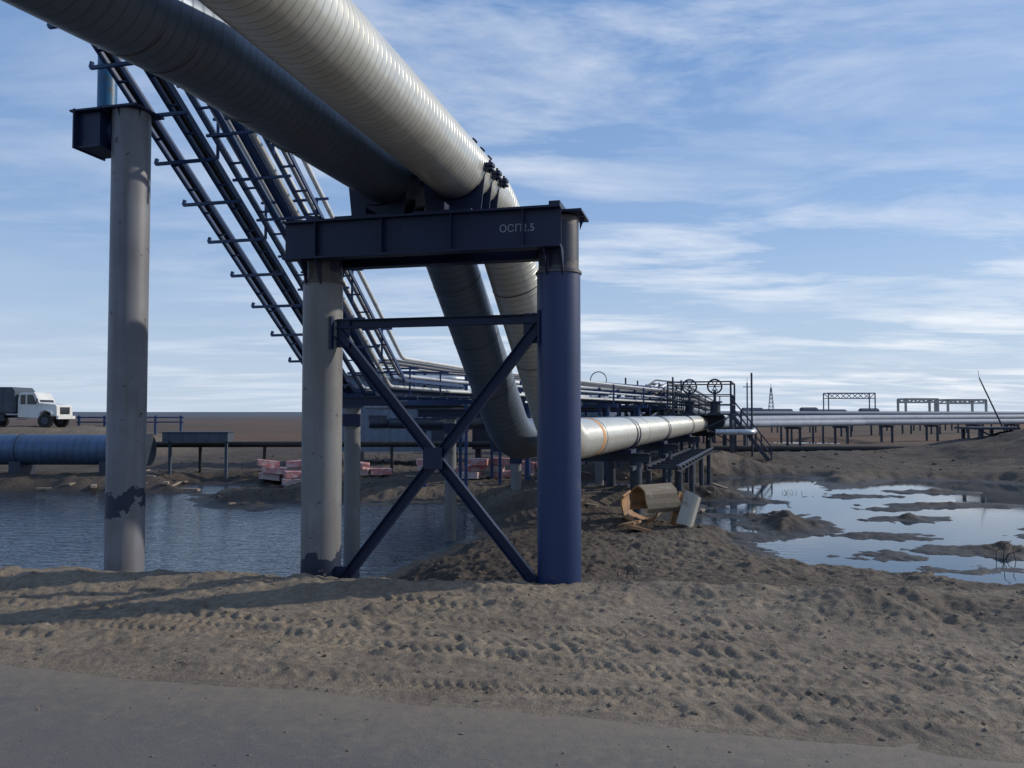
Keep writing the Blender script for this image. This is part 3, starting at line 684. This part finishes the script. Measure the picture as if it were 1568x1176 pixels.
# ---------------------------------------------------------------- left background
bp=empty('corrugated_blue_pipe'); big_pipe('barrel',line((-46,36.2,.86),(-16.3,36.2,.84),8)+[Vector((-16.3,36.2,.84))],.68,M_clBlue,40,bp)
mb=MB(); rings_on(mb,(-16.35,36.2,.84),(1,0,0),.72,.10); rings_on(mb,(-22,36.2,.85),(1,0,0),.70,.06)
for x_ in(-18,-22,-27,-33): mb.box((x_,36.2,-.1),(.5,1.2,.9))
mb.obj('supports',[M_dark],bp)
mb=MB(); mb.box((-14.5,37.2,1.38),(3.0,.8,.42)); mb.box((-14.5,37.2,1.61),(3.1,.9,.03))
for x_ in(-15.8,-13.2): mb.beam((x_,37.2,-.5),(x_,37.2,1.17),.12,.12)
for k in range(5): mb.box((-15.7+k*.6,36.79,1.38),(.04,.03,.38))
mb.obj('steel_duct_box',[painted('grey_blue_duct',(.07,.09,.12),(.05,.06,.07),.7,spec=.2)])
mb=MB(); 
for z_ in(2.15,1.8): mb.beam((-32.5,60,z_),(-24.5,60,z_),.12,.1)
for k in range(5): mb.beam((-32.3+k*1.9,60,.2),(-32.3+k*1.9,60,2.3),.14,.14)
mb.obj('road_guard_rail',[M_bluerack])
mb=MB(); 
for k in range(7): mb.box((-19.5+k*1.0,33.9+.2*math.sin(k*2),gz(-19.5+k,33.9)+.05),(.5 if k%2 else .9,.2,.1),(Vector((math.cos(k),math.sin(k),0)),Vector((-math.sin(k),math.cos(k),0)),Z))
for _ in range(150):
    x_=random.uniform(-18,14); y_=random.uniform(20,42); z_=gz(x_,y_)
    if z_<WZ+.08: continue
    a=random.uniform(0,3.14); mb.box((x_,y_,z_+.06),(random.uniform(.2,1.4),.12,.05),(Vector((math.cos(a),math.sin(a),random.uniform(-.1,.1))).normalized(),Vector((-math.sin(a),math.cos(a),0)),Z))
mb.obj('scattered_timber',[M_wood])
mb=MB()
for cx,cy,n in((-11.0,37.2,6),(-9.5,35.8,4),(-7.0,36.6,3),(-1.6,35.8,6),(.6,37.5,4),(-4.2,39,3)):
    for k in range(n):
        a=random.uniform(-.45,.45); z_=gz(cx,cy)+.22+.3*(k//2); tl=random.uniform(-.15,.15)
        mb.box((cx+(k%2)*1.0+random.uniform(-.25,.25),cy+random.uniform(-.3,.3),z_),(.95,.7,.27),(Vector((math.cos(a),math.sin(a),tl)).normalized(),Vector((-math.sin(a),math.cos(a),0)),Z),k%3==0 and 1 or 0)
mb.obj('insulation_packs',[M_pink,painted('white_wrap',(.5,.40,.40),(.42,.18,.18),.5)])

def shell(mb,c,ax,r,l_,a0,a1,th_,n=16,mo=0):
    ax=Vector(ax).normalized(); x=ax.cross(Z).normalized(); z=x.cross(ax); c=Vector(c); vs=[]
    for i in range(n+1):
        a=a0+(a1-a0)*i/n; v=x*math.cos(a)+z*math.sin(a); wob=1+.04*math.sin(i*1.7)
        for rr_ in(r*wob,(r-th_)*wob):
            for s_ in(-1,1): vs.append(c+v*rr_+ax*(s_*l_/2*(1+.05*math.sin(i*.9+s_))))
    fo=[];fi=[]
    for i in range(n):
        b0=i*4;b1=b0+4; fo.append((b0,b1,b1+1,b0+1)); fi.append((b0+2,b0+3,b1+3,b1+2)); fi.append((b0,b0+2,b1+2,b1)); fi.append((b0+1,b1+1,b1+3,b0+3))
    mb.add(vs,fo,mo,False); mb.add(vs,fi,1,False); mb.add(vs,[(0,1,3,2),(n*4,n*4+2,n*4+3,n*4+1)],1)
g=max(gz(3.5+i*.3,20.6+j*.3) for i in range(4) for j in range(4))
mb=MB(); shell(mb,(3.75,21.2,g+.46),(1,.35,.04),.50,.95,math.radians(-20),math.radians(200),.05)
shell(mb,(3.55,21.9,g+.40),(.35,1,.06),.52,1.0,math.radians(150),math.radians(385),.05)
shell(mb,(4.42,20.7,g+.36),(.35,.2,1.),.32,.85,math.radians(-200),math.radians(60),.05,mo=2)
mb.obj('pipe_insulation_shells',[painted('shell_skin',(.20,.16,.11),(.28,.25,.19),.7),M_orange,painted('shell_skin_grey',(.32,.32,.29),(.20,.18,.15),.5)])
mb=MB(); g2=gz(3.1,19.9); mb.box((3.15,19.9,g2+.12),(.65,.45,.08),(Vector((.9,.3,-.25)).normalized(),Vector((-.3,.95,0)).normalized(),Vector((.25,0,.97)))); mb.box((2.95,20.3,g2+.19),(.5,.35,.07),(Vector((.7,-.6,.2)).normalized(),Vector((.6,.7,.1)).normalized(),Vector((-.2,0,.97)))); mb.obj('broken_insulation_slabs',[M_orange])
mb=MB()
for bx,by,n,hh in((10.9,18.0,6,.6),(1.75,12.6,3,.35),(11.5,33,8,.25)):
    g=max(gz(bx,by),WZ)
    for _ in range(n):
        a=random.uniform(0,6.28); l_=random.uniform(.4,1)*hh; x_=bx+random.uniform(-.5,.5)*(n/9); y_=by+random.uniform(-.3,.3)
        p0=Vector((x_,y_,g-.1)); p1=p0+Vector((math.cos(a)*.5,math.sin(a)*.3,.9))*l_; p2=p1+Vector((math.cos(a+.8)*.6,math.sin(a)*.3,.3))*l_*.6
        mb.path([p0,p1,p2],.008,5)
mb.obj('dry_twigs',[M_black])

# ---------------------------------------------------------------- truck
tk=empty('flatbed_truck'); TX,TY,TZ=-36.3,57.,1.44
def T(x,y,z): return Vector((TX+x*.85,TY+y,TZ+z))
def prism(mb,prof,y0,y1,mi=0):
    n=len(prof); vs=[T(x,y0,z) for x,z in prof]+[T(x,y1,z) for x,z in prof]
    mb.add(vs,[(i,(i+1)%n,n+(i+1)%n,n+i) for i in range(n)]+[tuple(range(n)),tuple(reversed(range(n,2*n)))],mi)
mb=MB()
prism(mb,[(2.2,.75),(2.2,2.05),(2.32,2.42),(2.45,2.5),(3.45,2.5),(3.58,2.42),(3.95,1.75),(5.25,1.62),(5.38,1.5),(5.4,.85),(4.9,.8),(4.85,1.05),(4.5,1.2),(4.15,1.05),(4.0,.7)],-1.,1.,0)
prism(mb,[(3.85,.95),(4.0,1.2),(4.5,1.36),(4.98,1.2),(5.15,.95),(5.02,.93),(4.9,1.1),(4.5,1.24),(4.12,1.1),(3.98,.93)],-1.14,-1.0,0)
prism(mb,[(5.42,.62),(5.58,.62),(5.58,.84),(5.42,.84)],-1.1,1.1,0)
mb.obj('cab',[M_white],tk)
mb=MB()
prism(mb,[(2.95,1.65),(2.95,2.32),(3.42,2.32),(3.74,1.65)],-1.012,-1.0); prism(mb,[(2.4,1.65),(2.42,2.3),(2.82,2.32),(2.82,1.65)],-1.012,-1.0)
mb.add([T(3.535,-.85,2.38),T(3.535,.85,2.38),T(3.95,.85,1.80),T(3.95,-.85,1.80)],[(0,1,2,3)]) ; mb.box(T(5.415,0,1.2),(.02,1.2,.5))
mb.obj('windows_and_grille',[M_glass],tk)
mb=MB(); prism(mb,[(-2.6,1.1),(-2.6,2.6),(-2.4,2.85),(1.8,2.85),(2.05,2.6),(2.05,1.1)],-1.2,1.2)
for k in range(6): prism(mb,[(-2.5+k*.88,1.1),(-2.5+k*.88,2.75),(-2.44+k*.88,2.75),(-2.44+k*.88,1.1)],-1.225,-1.2)
mb.obj('tarpaulin_body',[M_tarp],tk)
mb=MB(); mb.box(T(1.2,0,.8),(6.3,.9,.2)); mb.box(T(.6,-.95,.72),(.9,.3,.45)); mb.box(T(-.3,0,1.05),(3.9,2.35,.12)); mb.box(T(2.6,-1.05,.62),(.6,.2,.05))
mb.box(T(3.9,-1.2,1.9),(.05,.15,.3)); mb.obj('chassis',[M_dark],tk)
mb=MB()
for x_ in(4.5,-.6):
    for y_ in(-.98,.98):
        mb.cyl(T(x_,y_-.14,.50),T(x_,y_+.14,.50),.50,n=28); mb.cyl(T(x_,y_-.17,.50),T(x_,y_+.17,.50),.24,n=20,mi=1); mb.cyl(T(x_,y_-.2,.50),T(x_,y_+.2,.50),.09,n=12,mi=1)
mb.obj('wheels',[M_black,M_tarp],tk)

# ---------------------------------------------------------------- sky, sun, camera
w=bpy.data.worlds.new('World'); C.world=w; w.use_nodes=True; nt=w.node_tree; bg=nt.nodes['Background']
sky=N(nt,'ShaderNodeTexSky',sky_type='NISHITA'); sky.sun_disc=False; sky.sun_elevation=SUN_EL; sky.sun_rotation=SUN_AZ
sky.air_density=1.0; sky.dust_density=.5; sky.ozone_density=2.5
tcn=N(nt,'ShaderNodeTexCoord'); sp=N(nt,'ShaderNodeSeparateXYZ'); L(nt,tcn.outputs['Generated'],sp.inputs[0])
zz=mth(nt,'ADD',mth(nt,'MAXIMUM',sp.outputs[2],0.),.07)
cx=N(nt,'ShaderNodeCombineXYZ'); L(nt,mth(nt,'DIVIDE',sp.outputs[0],zz),cx.inputs[0]); L(nt,mth(nt,'DIVIDE',sp.outputs[1],zz),cx.inputs[1])
mp=N(nt,'ShaderNodeMapping'); mp.inputs['Rotation'].default_value=(0,0,math.radians(14)); mp.inputs['Scale'].default_value=(.7,1.35,1); L(nt,cx.outputs[0],mp.inputs[0])
n1=N(nt,'ShaderNodeTexNoise'); n1.inputs['Scale'].default_value=1.1; n1.inputs['Detail'].default_value=12; n1.inputs['Roughness'].default_value=.62; n1.inputs['Distortion'].default_value=.3; L(nt,mp.outputs[0],n1.inputs['Vector'])
mp2=N(nt,'ShaderNodeMapping'); mp2.inputs['Location'].default_value=(4.3,1.7,0); mp2.inputs['Scale'].default_value=(.5,.6,1); L(nt,cx.outputs[0],mp2.inputs[0])
n2=N(nt,'ShaderNodeTexNoise'); n2.inputs['Scale'].default_value=.8; n2.inputs['Detail'].default_value=4; L(nt,mp2.outputs[0],n2.inputs['Vector'])
a=ramp(nt,n1.outputs[0],[(.45,0.),(.64,1.)]); b2=ramp(nt,n2.outputs[0],[(.36,.25),(.58,1.)])
side=ramp(nt,mth(nt,'ADD',mth(nt,'MULTIPLY',sp.outputs[0],.7),.5),[(.15,.3),(.75,1.)])
cf=mth(nt,'MULTIPLY',mth(nt,'MULTIPLY',mth(nt,'MULTIPLY',a,b2),side),.9)
hz=ramp(nt,sp.outputs[2],[(.0,.92),(.08,.62),(.22,.2),(.5,.0)])
c=mix(nt,.5,sky.outputs[0],(1.9,3.9,8.0))
c=mix(nt,hz,c,(5.4,6.4,7.7))
c=mix(nt,cf,c,(8.6,9.0,9.6))
L(nt,c,bg.inputs[0]); bg.inputs[1].default_value=.105
sd=Vector((math.sin(SUN_AZ)*math.cos(SUN_EL),math.cos(SUN_AZ)*math.cos(SUN_EL),math.sin(SUN_EL)))
sl=bpy.data.lights.new('sun','SUN'); sl.energy=3.2; sl.angle=math.radians(.8); sl.color=(1,.90,.76)
so=bpy.data.objects.new('sun',sl); so.rotation_euler=sd.to_track_quat('Z','Y').to_euler(); so.location=(30,20,30); C.collection.objects.link(so)
cam=bpy.data.cameras.new('camera'); cam.lens=28.24; cam.sensor_width=36; cam.clip_end=20000; cam.clip_start=.1
co=bpy.data.objects.new('camera',cam); co.location=(0,0,2.5); co.rotation_euler=(math.radians(90+2.05),0,0); C.collection.objects.link(co); C.camera=co
C.view_settings.view_transform='Standard'; C.view_settings.look='None'; C.view_settings.exposure=0
